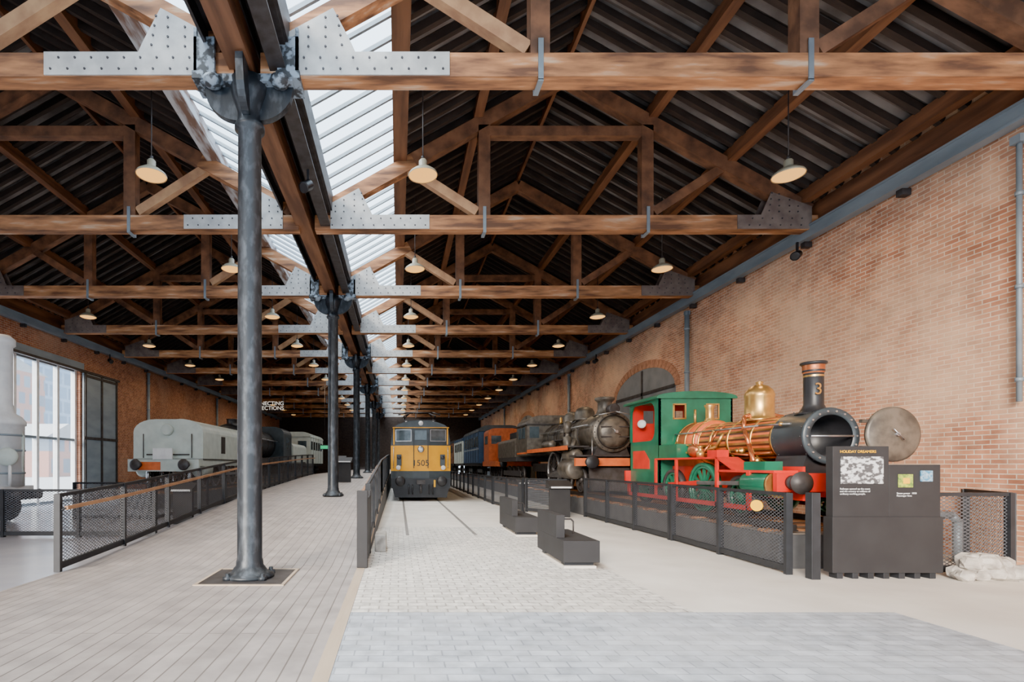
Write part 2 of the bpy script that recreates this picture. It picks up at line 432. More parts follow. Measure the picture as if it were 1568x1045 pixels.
# trusses: valley side sv (+1/-1 local x side of the pale riveted plates); wall side gets dark plates
def build_truss(sv,wallplate=True):
    m=MB(); t=.13
    m.box(-5.6,5.6,-t,t,6.79,7.11,WOODX)
    for s in (-1,1):
        m.beam((s*5.45,0,rz(5.45)+.02),(0,0,rz(0)),.22,.30,WOODS)
        if s==sv: m.beam((s*5.3,-.0,rz(5.3)+.02),(s*3.4,0,rz(3.4)),.225,.305,WOODX)
        m.box(s*1.82-.13,s*1.82+.13,-.11,.11,7.11,rz(1.82)-.1,WOODS)
        m.beam((s*1.98,0,7.22),(s*3.5,0,rz(3.5)-.1),.16,.2,WOODPALE if s==sv else WOODS)
        m.box(s*1.82-.035,s*1.82+.035,-t-.015,-t,6.74,7.3,STEELG)
        m.box(s*1.82-.035,s*1.82+.035,t,t+.015,6.74,7.3,STEELG)
        m.box(s*1.82-.035,s*1.82+.035,-t-.015,t+.015,6.72,6.75,STEELG)
        if s!=sv and not wallplate: continue
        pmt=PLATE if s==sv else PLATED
        poly=[(5.25,6.80),(3.05,6.80),(3.05,7.11),(4.32,7.11),(4.38,7.24),(4.62,7.70),(5.25,7.36)]
        if s!=sv: poly=[(5.45,6.80),(3.8,6.80),(3.8,7.11),(4.32,7.11),(4.38,7.24),(4.55,7.62),(5.45,7.30)]
        poly=[(s*a,b) for a,b in poly]
        for f in (-1,1):
            m.prism(poly,'y',f*(t+.0),f*(t+.018),pmt)
            pts=[]
            for i in range(10):
                if s!=sv and i<4: continue
                pts.append((3.14+i*.23,6.88)); pts.append((3.25+i*.22,7.03))
            for j in range(4):
                pts.append((4.50+j*.02,7.2+.13*j)); pts.append((4.72,7.18+.13*j))
                if j<3: pts.append((4.95,7.18+.13*j))
                if j<2: pts.append((5.14,7.18+.12*j))
            for (a,b) in pts:
                m.cyl((s*a,f*(t+.015),b),(s*a,f*(t+.03),b),.017,.014,RIVET,8)
    m.box(-1.95,1.95,-.1,.1,8.9,9.12,WOODS)
    return m
def tmesh(*a):
    o=build_truss(*a).make('roof_truss',origin=(0,0,0)); d=o.data; bpy.data.objects.remove(o); return d
TR=tmesh(-1); TR0=tmesh(-1,False); TL=tmesh(1)
for k in range(-2,NT):
    for xc in (CXR,CXL):
        d=(TR0 if k<=0 else TR) if xc==CXR else TL
        o=bpy.data.objects.new('roof_truss',d); scene.collection.objects.link(o); o.location=(xc,Y0+S*k,0)

m=MB()
m.box(-2.28,-1.96,YB,YE-.05,6.88,7.25,WOODY)
m.box(-2.30,-1.94,YB,YE-.05,7.25,7.40,STEELD)
m.make('valley_girder_1')  # structural timber girder along the roof valley
m=MB()
x=-1.62
m.box(x-.11,x+.11,YB,YE-.05,6.86,6.89,STEELD); m.box(x-.11,x+.11,YB,YE-.05,7.17,7.2,STEELD); m.box(x-.015,x+.015,YB,YE-.05,6.89,7.17,STEELD)
m.make('valley_girder_2')  # structural steel I-girder alongside, same roof valley

# ------------------------------------------------------------------ columns
def column(y):
    z0=rampz(y); m=MB()
    if y<8:
        m.box(CX-.55,CX+.55,y-.5,y+.5,.006,.014,STEELD)
        for a,b,c,d in ((-.58,.58,-.53,-.49),(-.58,.58,.49,.53)): m.box(CX+a,CX+b,y+c,y+d,.006,.02,DECKEDGE)
        for a,b in ((-.58,-.54),(.54,.58)): m.box(CX+a,CX+b,y-.5,y+.5,.006,.02,DECKEDGE)
    zz=z0+.012
    m.lathe((CX,y,zz),(0,0,1),[(.33,0),(.33,.04),(.25,.07),(.21,.13),(.185,.16),(.18,.22),(.168,.26),(.155,6.1-zz),(.20,6.13-zz),(.20,6.19-zz),(.165,6.22-zz),(.16,6.36-zz),(.24,6.60-zz),(.26,6.78-zz)],COLM,28)
    for i in range(4):
        a=math.pi/4+i*math.pi/2
        m.lathe((CX+.33*math.cos(a),y+.33*math.sin(a),zz),(0,0,1),[(.06,0),(.06,.05),(.03,.05),(.03,.09)],COLM,10)
    for dx,dy in ((1,0),(-1,0),(0,1),(0,-1)):
        L=.62 if dx else .5
        prof=[]
        n=8
        for i in range(n+1):
            tt=i/n; r=.14+(L-.14)*tt; z=6.25+.5*(1-math.sqrt(max(0,1-tt*tt)))
            prof.append((r,z))
        poly=[(.1,6.84)]+[(.1,6.25)]+prof+[(L,6.84)]
        if dx: m.prism([(CX+dx*a,b) for a,b in poly],'y',y-.05,y+.05,COLM)
        else: m.prism([(y+dy*a,b) for a,b in poly],'x',CX-.05,CX+.05,COLM)
    m.box(CX-.62,CX+.62,y-.17,y+.17,6.70,6.80,CAPM)
    for s in (-1,1):
        xa,xb=sorted((CX+s*.42,CX+s*.70))
        m.box(xa,xb,y-.19,y-.14,6.80,7.28,CAPM); m.box(xa,xb,y+.14,y+.19,6.80,7.28,CAPM)
        m.box(xa-.02,xb+.02,y-.2,y+.2,6.72,6.82,CAPM)
        m.box(min(CX+s*.66,CX+s*.70),max(CX+s*.66,CX+s*.70),y-.19,y+.19,6.8,7.40,CAPM)
        m.lathe((CX+s*.45,y-.15,6.62),(0,0,1),[(.02,0),(.10,.03),(.13,.08),(.13,.12)],CAPM,14)
    return m.make('iron_column')
for k in range(0,NT,2): column(Y0+S*k)

# ------------------------------------------------------------------ pendant lamps
def build_lamp():
    m=MB()
    m.lathe((0,0,0),(0,0,1),[(.265,0),(.27,.015),(.25,.05),(.16,.12),(.085,.155),(.075,.17),(.075,.27),(.05,.30),(.012,.31)],LAMPM,28,caps=False)
    m.lathe((0,0,0),(0,0,1),[(.0,-.05),(.12,-.04),(.2,-.02),(.255,.010)],LAMPE,28,caps=False)
    m.cyl((0,0,.3),(0,0,1.98),.011,.011,STEELD,8)
    m.lathe((0,0,0),(0,0,1),[(.03,.31),(.03,.36)],STEELD,10)
    return m
lob=build_lamp().make('pendant_lamp',origin=(0,0,0)); ldata=lob.data; bpy.data.objects.remove(lob)
for k in range(-1,11):
    for x in (7.14,.45,-4.52,-11.12):
        y=9.6+S*k
        o=bpy.data.objects.new('pendant_lamp',ldata); scene.collection.objects.link(o); o.location=(x,y,6.84)
        if k<10:
            ld=bpy.data.lights.new('bulb','SPOT'); ld.energy=250 ; ld.color=(1,.74,.45); ld.spot_size=math.radians(170); ld.spot_blend=.6; ld.shadow_soft_size=.2
            lo=bpy.data.objects.new('bulb',ld); scene.collection.objects.link(lo); lo.parent=o; lo.location=(0,0,-.10)

# ------------------------------------------------------------------ fences
def fence(name,pts,h=1.1,sp=1.8,hand=0,zf=None,low=.08,postw=.06):
    for (x0,y0),(x1,y1) in zip(pts,pts[1:]):
        m=MB()
        a=Vector((x0,y0,0)); b=Vector((x1,y1,0)); L=(b-a).length; n=max(1,round(L/sp)); d=(b-a)/L
        nrm=Vector((-d.y,d.x,0))
        P=[a+(b-a)*i/n for i in range(n+1)]
        for p in P: p.z = (zf(p.y)+.006) if zf else 0
        for i,p in enumerate(P):
            m.beam(p,p+Vector((0,0,h)),postw,.09,FENCE,up=tuple(nrm))
        for p,q in zip(P,P[1:]):
            for zz,hh in ((h-.02,.05),(low,.09)):
                m.beam(p+Vector((0,0,zz)),q+Vector((0,0,zz)),.05,hh,FENCE)
            m.add([p+Vector((0,0,low)),q+Vector((0,0,low)),q+Vector((0,0,h)),p+Vector((0,0,h))],[(0,1,2,3)],MESH)
            if hand:
                o=nrm*hand
                m.beam(p+o+Vector((0,0,h-.2)),q+o+Vector((0,0,h-.2)),.05,.05,HAND)
                m.cyl(p+Vector((0,0,h-.25)),p+o+Vector((0,0,h-.2)),.012,.012,FENCE,6)
        m.make(name)
fence('ramp_railing',[(-4.9,7.55),(-4.9,16.5),(-4.9,30)],h=1.12,hand=-.12,zf=rampz)
fence('ramp_railing',[(-.54,9.3),(-.54,16.5),(-.54,30)],h=1.12,hand=.12,zf=rampz)
fence('mesh_fence',[(5.5,7.4),(5.60,10.7)],h=1.15,sp=1.7)
fence('mesh_fence',[(5.60,10.8),(5.56,15.6)],h=1.15,sp=1.7)
fence('mesh_fence',[(7.45,7.4),(8.62,7.4)],h=1.15,sp=1.2)
fence('mesh_fence',[(8.70,7.45),(9.3,8.6)],h=1.15,sp=1.5)
fence('mesh_fence',[(5.2,16.2),(4.2,17.2)],h=1.1,sp=1.8)
fence('mesh_fence',[(4.1,17.3),(3.7,20.5)],h=1.1,sp=1.8)
fence('mesh_fence',[(3.7,20.6),(3.7,44)],h=1.1,sp=1.8)
fence('mesh_fence',[(-5.2,11.2),(-13.3,11.2)],h=1.02,sp=1.8)
fence('mesh_fence',[(-6.8,14.7),(-6.6,40)],h=1.05,sp=1.9)
fence('mesh_fence',[(-6.9,14.6),(-9.2,14.9)],h=1.05,sp=1.9)
m=MB(); m.box(-.62,-.46,7.82,7.92,0.006,1.16,PANEL); m.box(-.60,-.48,7.92,9.2,.05,1.02,PANEL); m.box(-.60,-.48,9.1,9.2,0.006,1.1,PANEL); m.make('rail_end_post',bevel=.01)
m=MB(); m.box(-.42,-.22,9.3,9.9,0,.30,STONE); m.make('concrete_block',bevel=.02)
for (x,y,z) in ((5.42,7.95,.93),(-9.05,11.12,.86)):
    m=MB()
    if x>0: m.cyl((x+.02,y,z),(x,y-.012,z),.085,.085,STICK,24); m.box(x+.01,x+.06,y-.01,y+.02,z-.12,z+.12,FENCE)
    else: m.cyl((x,y,z),(x,y-.02,z),.085,.085,STICK,24); m.box(x-.02,x+.02,y,y+.03,z-.12,z+.12,FENCE)
    m.make('round_warning_sign')

# ------------------------------------------------------------------ benches
def bench(x0,x1,y0,y1):
    m=MB()
    m.box(x0,x1,y0,y1,.10,.42,PANEL)
    m.box(x0,x0+.13,y0+.35,y1,.42,.77,PANEL)
    m.box(x0+.03,x1-.03,y0+.06,y1-.06,.0,.04,SETT_S)
    for yy in (y0+.12,y1-.27): m.box(x0+.05,x1-.05,yy,yy+.15,.03,.10,FENCE)
    ya=(y0+y1)/2+.1
    m.tube([(x0+.13,ya,.66),(x0+.38,ya,.66),(x0+.42,ya,.62),(x0+.42,ya,.42)],.014,STEELD)
    return m.make('bench',bevel=.012)
bench(2.44,2.98,7.75,9.2); bench(2.50,3.02,11.2,12.95)

# ------------------------------------------------------------------ info panel
m=MB(); yp=7.12
m.box(5.90,6.66,yp,yp+.12,.08,1.80,PANEL)
m.box(6.66,7.36,yp,yp+.12,.08,1.55,PANEL)
m.box(5.88,7.38,yp-.02,yp+.14,.08,.84,PANEL)
for i in range(7): m.box(5.95+i*.21,6.03+i*.21,yp-.01,yp+.13,0,.08,FENCE)
m.box(6.00,6.58,yp-.012,yp,1.29,1.66,PHOTO)
m.box(6.78,6.98,yp-.012,yp,1.24,1.42,SGREEN); m.box(6.84,6.93,yp-.02,yp-.01,1.29,1.37,STICK)
m.box(7.08,7.24,yp-.02,yp,1.32,1.47,SBLUE)
m.box(5.56,5.68,7.05,7.17,0,1.17,FENCE)
ip=m.make('information_panel',bevel=.006)
rx=(math.pi/2,0,0)
text('heading','HOLIDAY DREAMERS',(5.99,yp-.006,1.71),.052,STICK,rx,ip,.002,'LEFT')
text('body_text','Railways opened up the coast\nand the country to millions of\nordinary working people.',(5.99,yp-.006,1.21),.034,WHITE,rx,ip,.002,'LEFT')
text('body_text2','Steam power  1850\nPassenger lines',(6.76,yp-.006,1.15),.034,WHITE,rx,ip,.002,'LEFT')

def lectern(x,y,z0,w=.5):
    m=MB()
    m.box(x-w/2,x+w/2,y,y+.12,z0,z0+.85,PANEL)
    m.prism([(y-.12,z0+.85),(y+.28,z0+.85),(y+.28,z0+1.08),(y-.12,z0+.92)],'x',x-w/2-.05,x+w/2+.05,PANEL)
    m.box(x-w/2,x+w/2,y-.135,y-.12,z0+.86,z0+.91,WHITE)
    return m.make('display_lectern',bevel=.008)
lectern(4.75,15.4,0,.6)
lectern(-2.35,22.6,rampz(22.6)+.01,.6); lectern(-3.0,27,rampz(27)+.01,.5); lectern(-5.6,13.6,0,.5); lectern(4.5,18.9,0,.35)

# rocks
m=MB()
random.seed(8)
for i in range(22):
    lay=0 if i<14 else 1
    r=.085+random.random()*.075
    x=7.48+(i%14)*.064+random.random()*.05 if not lay else 7.68+(i-14)*.065+random.random()*.03
    y=6.93+random.random()*.22 if not lay else 7.02+random.random()*.1
    m.sph((x,y,r*.7 if not lay else .15+r*.6),(r*1.25,r*.95,r*.8),STONE,9,6,jit=.3)
m.make('rock_pile',bevel=.008)

# ------------------------------------------------------------------ rolling stock helpers
def wheel(m,x,y,z,r,mat,sgn,spokes=10,tire=STEELD):
    m.lathe((x,y,z),(sgn,0,0),[(r-.07,-.05),(r,-.05),(r,.06),(r-.05,.07),(r-.07,.05),(r-.07,-.05)],tire,28,caps=False)
    m.lathe((x,y,z),(sgn,0,0),[(r-.07,-.03),(r-.07,.045),(r-.11,.045),(r-.11,-.03),(r-.07,-.03)],mat,28,caps=False)
    m.lathe((x,y,z),(sgn,0,0),[(.11,-.05),(.11,.07),(.05,.10),(.0,.10)],mat,14)
    for i in range(spokes):
        a=2*math.pi*i/spokes
        m.beam((x+.01*sgn,y+.09*math.cos(a),z+.09*math.sin(a)),(x+.01*sgn,y+(r-.09)*math.cos(a),z+(r-.09)*math.sin(a)),.045,.04,mat,up=(1,0,0))

def rbody(m,xc,hw,y0,y1,z0,z1,rc,mat,n=6,roof=None):
    poly=[(xc-hw,z0),(xc+hw,z0)]
    for i in range(n+1):
        a=math.pi/2*i/n; poly.append((xc+hw-rc+rc*math.cos(a),z1-rc*.6+rc*.6*math.sin(a)))
    for i in range(n+1):
        a=math.pi/2+math.pi/2*i/n; poly.append((xc-hw+rc+rc*math.cos(a),z1-rc*.6+rc*.6*math.sin(a)))
    m.prism(poly,'y',y0,y1,mat)

def buffers(m,xc,y,z,mat,sp=.87,fwd=-1):
    for s in (-1,1):
        m.lathe((xc+s*sp,y,z),(0,fwd,0),[(.11,0),(.11,.05),(.075,.08),(.075,.28),(.2,.3),(.21,.33),(.17,.36),(0,.37)],mat,18)

# ---- small green tank engine
xc=6.65; R=.65
m=MB()
bz=1.99
for s in (-1,1): m.box(xc+s*.5-.02,xc+s*.5+.02,7.95,13.2,1.0,1.52,RED)
m.box(xc-.95,xc+.95,7.90,7.98,1.14,1.42,RED)
for s in (-1,1): m.lathe((xc+s*.72,7.90,1.28),(0,-1,0),[(.11,0),(.11,.06),(.07,.08),(.07,.16),(.16,.17),(.17,.20),(0,.22)],STEELD,18)
m.box(xc-.95,xc+.95,13.15,13.22,1.1,1.4,RED)
for s in (-1,1):
    a,b=sorted((xc+s*.55,xc+s*.92))
    m.box(a,b,9.45,11.72,1.655,1.69,RED)
    m.box(a,b,8.0,9.45,1.42,1.46,RED)
m.box(xc-.95,xc+.95,11.7,13.25,1.08,1.14,RED)
for (ya,yb,za,zb) in ((8.6,13.1,.80,.88),(8.55,8.63,.80,1.45),(9.42,9.48,.80,1.68),(10.80,10.86,.80,1.66),(11.66,11.72,.8,1.68),(13.0,13.1,.8,1.14)):
    m.box(xc-.93,xc-.89,ya,yb,za,zb,RED); m.box(xc+.89,xc+.93,ya,yb,za,zb,RED)
m.prism([(9.42,1.69),(9.5,1.69),(9.0,1.46),(8.9,1.46)],'x',xc-.93,xc-.55,RED)
for y,r in ((9.0,.36),(10.12,.47),(11.22,.40),(12.5,.36)):
    for s in (-1,1): wheel(m,xc+s*.74,y,R+r,r,GREEN,s,12,tire=GREEN if r>.4 else STEELD)
    m.cyl((xc-.74,y,R+r),(xc+.74,y,R+r),.06,.06,STEELD,10)
for s in (-1,1):
    m.beam((xc+s*.86,10.12,1.2),(xc+s*.86,11.22,1.12),.04,.09,RED); m.beam((xc+s*.88,8.75,1.24),(xc+s*.88,10.12,1.2),.035,.07,STEELB)
    m.lathe((xc+s*.78,8.1,1.24),(0,1,0),[(.0,-.02),(.1,-.02),(.19,.0),(.2,.03),(.2,.62),(.19,.66),(.06,.68),(.05,.8)],GREEN,22)
    m.lathe((xc+s*.78,8.08,1.24),(0,1,0),[(.21,0),(.21,.05)],BRASS,22)
    m.box(xc+s*.78-.14,xc+s*.78+.14,8.2,8.7,1.46,1.60,GREEN)
m.prism([(xc-.4,1.4),(xc+.4,1.4),(xc+.3,1.7),(xc-.3,1.7)],'y',8.15,8.8,BLACK)
m.lathe((xc,8.05,bz),(0,1,0),[(.33,.02),(.33,.0),(.435,0),(.445,.03),(.425,.06),(.425,.72)],DGREY,36,caps=False)
m.lathe((xc,8.05,bz),(0,1,0),[(.33,.0),(.33,.62),(.0,.62)],BLACK,36,caps=False)
for i in range(18):
    a=2*math.pi*i/18; m.cyl((xc+.385*math.cos(a),8.03,bz+.385*math.sin(a)),(xc+.385*math.cos(a),8.06,bz+.385*math.sin(a)),.015,.015,STEELB,8)
    for yy in (8.13,8.72): m.sph((xc+.428*math.cos(a),yy,bz+.428*math.sin(a)),.012,STEELD,6,4)
m.cyl((xc-.33,8.04,bz),(xc+.33,8.04,bz),.018,.018,STEELB,8)
seg=66; L0,L1=8.77,10.97
for i in range(seg):
    a0=2*math.pi*i/seg; a1=2*math.pi*(i+1)/seg
    mt=(ORANGE,BRASS,LAG)[i%3]; rb_=.40
    p=[(xc+rb_*math.cos(a),bz+rb_*math.sin(a)) for a in (a0,a1)]
    m.add([(p[0][0],L0,p[0][1]),(p[1][0],L0,p[1][1]),(p[1][0],L1,p[1][1]),(p[0][0],L1,p[0][1])],[(0,1,2,3)],mt)
m.cyl((xc,L0,bz),(xc,L1,bz),.385,.385,LAG,30)
for yy in (8.78,9.3,9.95,10.5,10.92): m.lathe((xc,yy,bz),(0,1,0),[(.40,0),(.415,.0),(.415,.05),(.40,.05)],BRASS,40,caps=False)
m.lathe((xc,10.95,bz+.02),(0,1,0),[(.40,0),(.47,.03),(.47,.75)],ORANGE,36)
m.box(xc-.47,xc+.47,10.98,11.7,1.42,2.0,ORANGE)
for yy in (10.98,11.3,11.62): m.lathe((xc,yy,bz+.02),(0,1,0),[(.47,0),(.48,.0),(.48,.045),(.47,.045)],BRASS,36,caps=False)
m.lathe((xc,9.66,bz+.36),(0,0,1),[(.30,0),(.27,.05),(.235,.09),(.23,.42),(.24,.45),(.24,.48),(.215,.56),(.14,.64),(.06,.67),(.05,.70),(.07,.71),(.05,.73),(0,.74)],BRASS,32)
m.lathe((xc,8.4,bz+.36),(0,0,1),[(.26,0),(.2,.04),(.16,.1),(.135,.16),(.135,.66),(.15,.68),(.15,.71),(.135,.73)],BLACK,28)
m.lathe((xc,8.4,bz+.36),(0,0,1),[(.138,.66),(.150,.68),(.148,.76),(.152,.79)],COPPER,28,caps=False)
m.lathe((xc,8.4,bz+.36),(0,0,1),[(.152,.79),(.182,.81),(.178,.84),(.12,.84),(.12,.7)],BLACK,28,caps=False)
m.lathe((xc,8.4,bz+.36),(0,0,1),[(.138,.6),(.138,.63)],BRASS,28,caps=False)
m.lathe((xc,11.2,bz+.46),(0,0,1),[(.13,0),(.1,.05),(.08,.1),(.08,.3),(.11,.36),(.1,.38)],BRASS,20)
m.tube([(xc-.2,11.4,2.4),(xc-.2,11.4,2.75)],.025,BRASS)
for s in (-1,1):
    m.tube([(xc+s*.1,9.66,2.5),(xc+s*.35,9.55,2.42),(xc+s*.46,9.4,2.2),(xc+s*.5,9.2,1.9),(xc+s*.62,8.9,1.6)],.035,COPPER)
    m.tube([(xc+s*.46,10.0,2.15),(xc+s*.52,10.1,1.9),(xc+s*.52,10.6,1.8),(xc+s*.7,11.2,1.8)],.028,BRASS)
    m.tube([(xc+s*.44,8.3,2.2),(xc+s*.46,9.0,2.22),(xc+s*.46,11.0,2.22),(xc+s*.5,11.65,2.22)],.016,STEELB)
    m.tube([(xc+s*.44,8.75,1.75),(xc+s*.5,9.2,1.72),(xc+s*.56,9.8,1.76),(xc+s*.6,10.9,1.76)],.018,COPPER)
    m.tube([(xc+s*.5,11.6,2.05),(xc+s*.62,11.4,2.0),(xc+s*.62,10.9,1.95),(xc+s*.48,10.7,1.9)],.02,BRASS)
    m.tube([(xc+s*.3,10.2,2.3),(xc+s*.42,10.25,2.2),(xc+s*.5,10.3,2.0),(xc+s*.66,10.4,1.72)],.02,COPPER)
    for yy in (8.5,9.4,10.3): m.sph((xc+s*.45,yy,2.21),.035,BRASS,8,6)
    for yy,zz in ((9.1,1.62),(9.5,1.8),(10.4,1.85)):
        m.lathe((xc+s*.40,yy,zz),(s,0,0),[(.06,0),(.06,.06),(.03,.07),(.03,.12),(.05,.13),(0,.14)],BRASS,12)
    m.sph((xc+s*.58,10.75,1.84),(.12,.18,.14),COPPER,14,10)
m.box(xc-.82,xc-.6,9.6,9.9,1.69,1.82,RED); m.lathe((xc-.72,10.3,1.69),(0,0,1),[(.07,0),(.07,.1),(.04,.12),(.04,.2),(.06,.22)],BRASS,12)
# cab
cx0,cx1,cy0,cy1,cz0,cz1=5.83,7.47,11.72,13.2,1.14,3.12
def plate_with_windows(m,x0,x1,z0,z1,wins,y,t,mat):
    wins=sorted(wins); za=min(w[2] for w in wins); zb=max(w[3] for w in wins)
    m.box(x0,x1,y,y+t,z0,za,mat); m.box(x0,x1,y,y+t,zb,z1,mat)
    xs=x0
    for w in wins: m.box(xs,w[0],y,y+t,za,zb,mat); xs=w[1]
    m.box(xs,x1,y,y+t,za,zb,mat)
wn=[(xc-.50,xc-.24,2.58,2.90),(xc+.24,xc+.50,2.58,2.90)]
plate_with_windows(m,cx0,cx1,cz0,cz1,wn,cy0,.04,GREEN)
for w in wn:
    for a in (w[0],w[1]): m.box(a-.015,a+.015,cy0-.02,cy0,w[2],w[3],BRASS)
    for b in (w[2],w[3]): m.box(w[0]-.015,w[1]+.015,cy0-.02,cy0,b-.015,b+.015,BRASS)
i=0
while cz0+.05+i*.12<cz1-.05:
    for xx in (cx0+.035,cx1-.035): m.sph((xx,cy0-.003,cz0+.05+i*.12),.010,GREEN,6,4)
    i+=1
m.box(cx0,cx1,cy1-.04,cy1,cz0,2.1,GREEN); m.box(cx0+.03,cx1-.03,cy1-.06,cy1-.04,cz0,2.1,RED)
m.box(cx0+.02,cx1-.02,cy0+.04,cy0+.06,cz0,2.4,RED)
plate_with_windows(m,cx0+.02,cx1-.02,2.1,cz1,wn,cy1-.04,.03,RED)
for xs,s in ((cx0,1),(cx1-.04,-1)):
    ya,yb=cy0,cy1; o0,o1,zo0,zo1,rr=cy0+.22,cy1-.06,2.10,2.98,.22
    def arc(cy,cz,a0,a1,n=6): return [(cy+rr*math.cos(a0+(a1-a0)*i/n),cz+rr*math.sin(a0+(a1-a0)*i/n)) for i in range(n+1)]
    h=math.pi/2
    m.prism([(ya,cz0),(yb,cz0),(yb,zo0),(o1,zo0)]+[(o0+rr,zo0)]+arc(o0+rr,zo0+rr,-h,-2*h)[1:]+[(o0,zo0+rr),(ya,zo0+rr)],'x',xs,xs+.04,GREEN)
    m.prism([(ya,zo0+rr),(o0,zo0+rr),(o0,zo1-rr)]+arc(o0+rr,zo1-rr,2*h,h)+arc(o1-rr,zo1-rr,h,0)+[(o1,zo0),(yb,zo0),(yb,cz1),(ya,cz1)],'x',xs,xs+.04,GREEN)
    ix=xs+.04 if s>0 else xs-.01
    m.box(min(ix,ix+.01),max(ix,ix+.01),cy0+.3,cy1-.1,cz0,zo0,RED)
    xo=xs-.012 if s>0 else xs+.04
    m.prism([(cy0+.45,1.45),(cy1-.2,1.45),(cy1-.2,1.88),(cy0+.7,1.88),(cy0+.45,1.66)],'x',xo,xo+.012,RED)
n=12; poly=[]
for i in range(n+1):
    a=math.pi*i/n; poly.append((xc-.90*math.cos(a),3.06+.13*math.sin(a)))
poly+= [(xc+.90,3.03),(xc-.90,3.03)]
m.prism(poly,'y',cy0-.05,cy1+.2,GREEN)
m.lathe((xc,11.78,2.0),(0,1,0),[(.45,0),(.45,.25),(0,.26)],BLACK,24)
m.lathe((cx0+.16,12.9,2.55),(-1,-1,0),[(.1,-.02),(.1,.02),(0,.02)],WHITE,18)
m.box(xc-.84,xc-.5,10.95,11.7,1.69,1.98,GREEN); m.box(xc+.5,xc+.84,10.95,11.7,1.69,1.98,GREEN)
dx=xc+.435+.42
m.lathe((dx,7.93,bz+.02),(0,1,0),[(.0,-.035),(.2,-.02),(.38,.0),(.42,.02),(.42,.05),(.0,.05)],GUN,36,caps=False)
m.cyl((dx,7.86,bz+.02),(dx,7.96,bz+.02),.03,.03,STEELB,10); m.tube([(dx-.08,7.86,bz+.1),(dx+.08,7.86,bz-.06)],.01,STEELB)
m.box(xc+.40,dx-.2,7.97,8.03,bz+.2,bz+.25,GUN); m.box(xc+.40,dx-.2,7.97,8.03,bz-.2,bz-.15,GUN)
lo=m.make('tank_engine')
text('number','3',(xc-.04,8.25,2.66),.26,BRASS,rx,lo,.004)

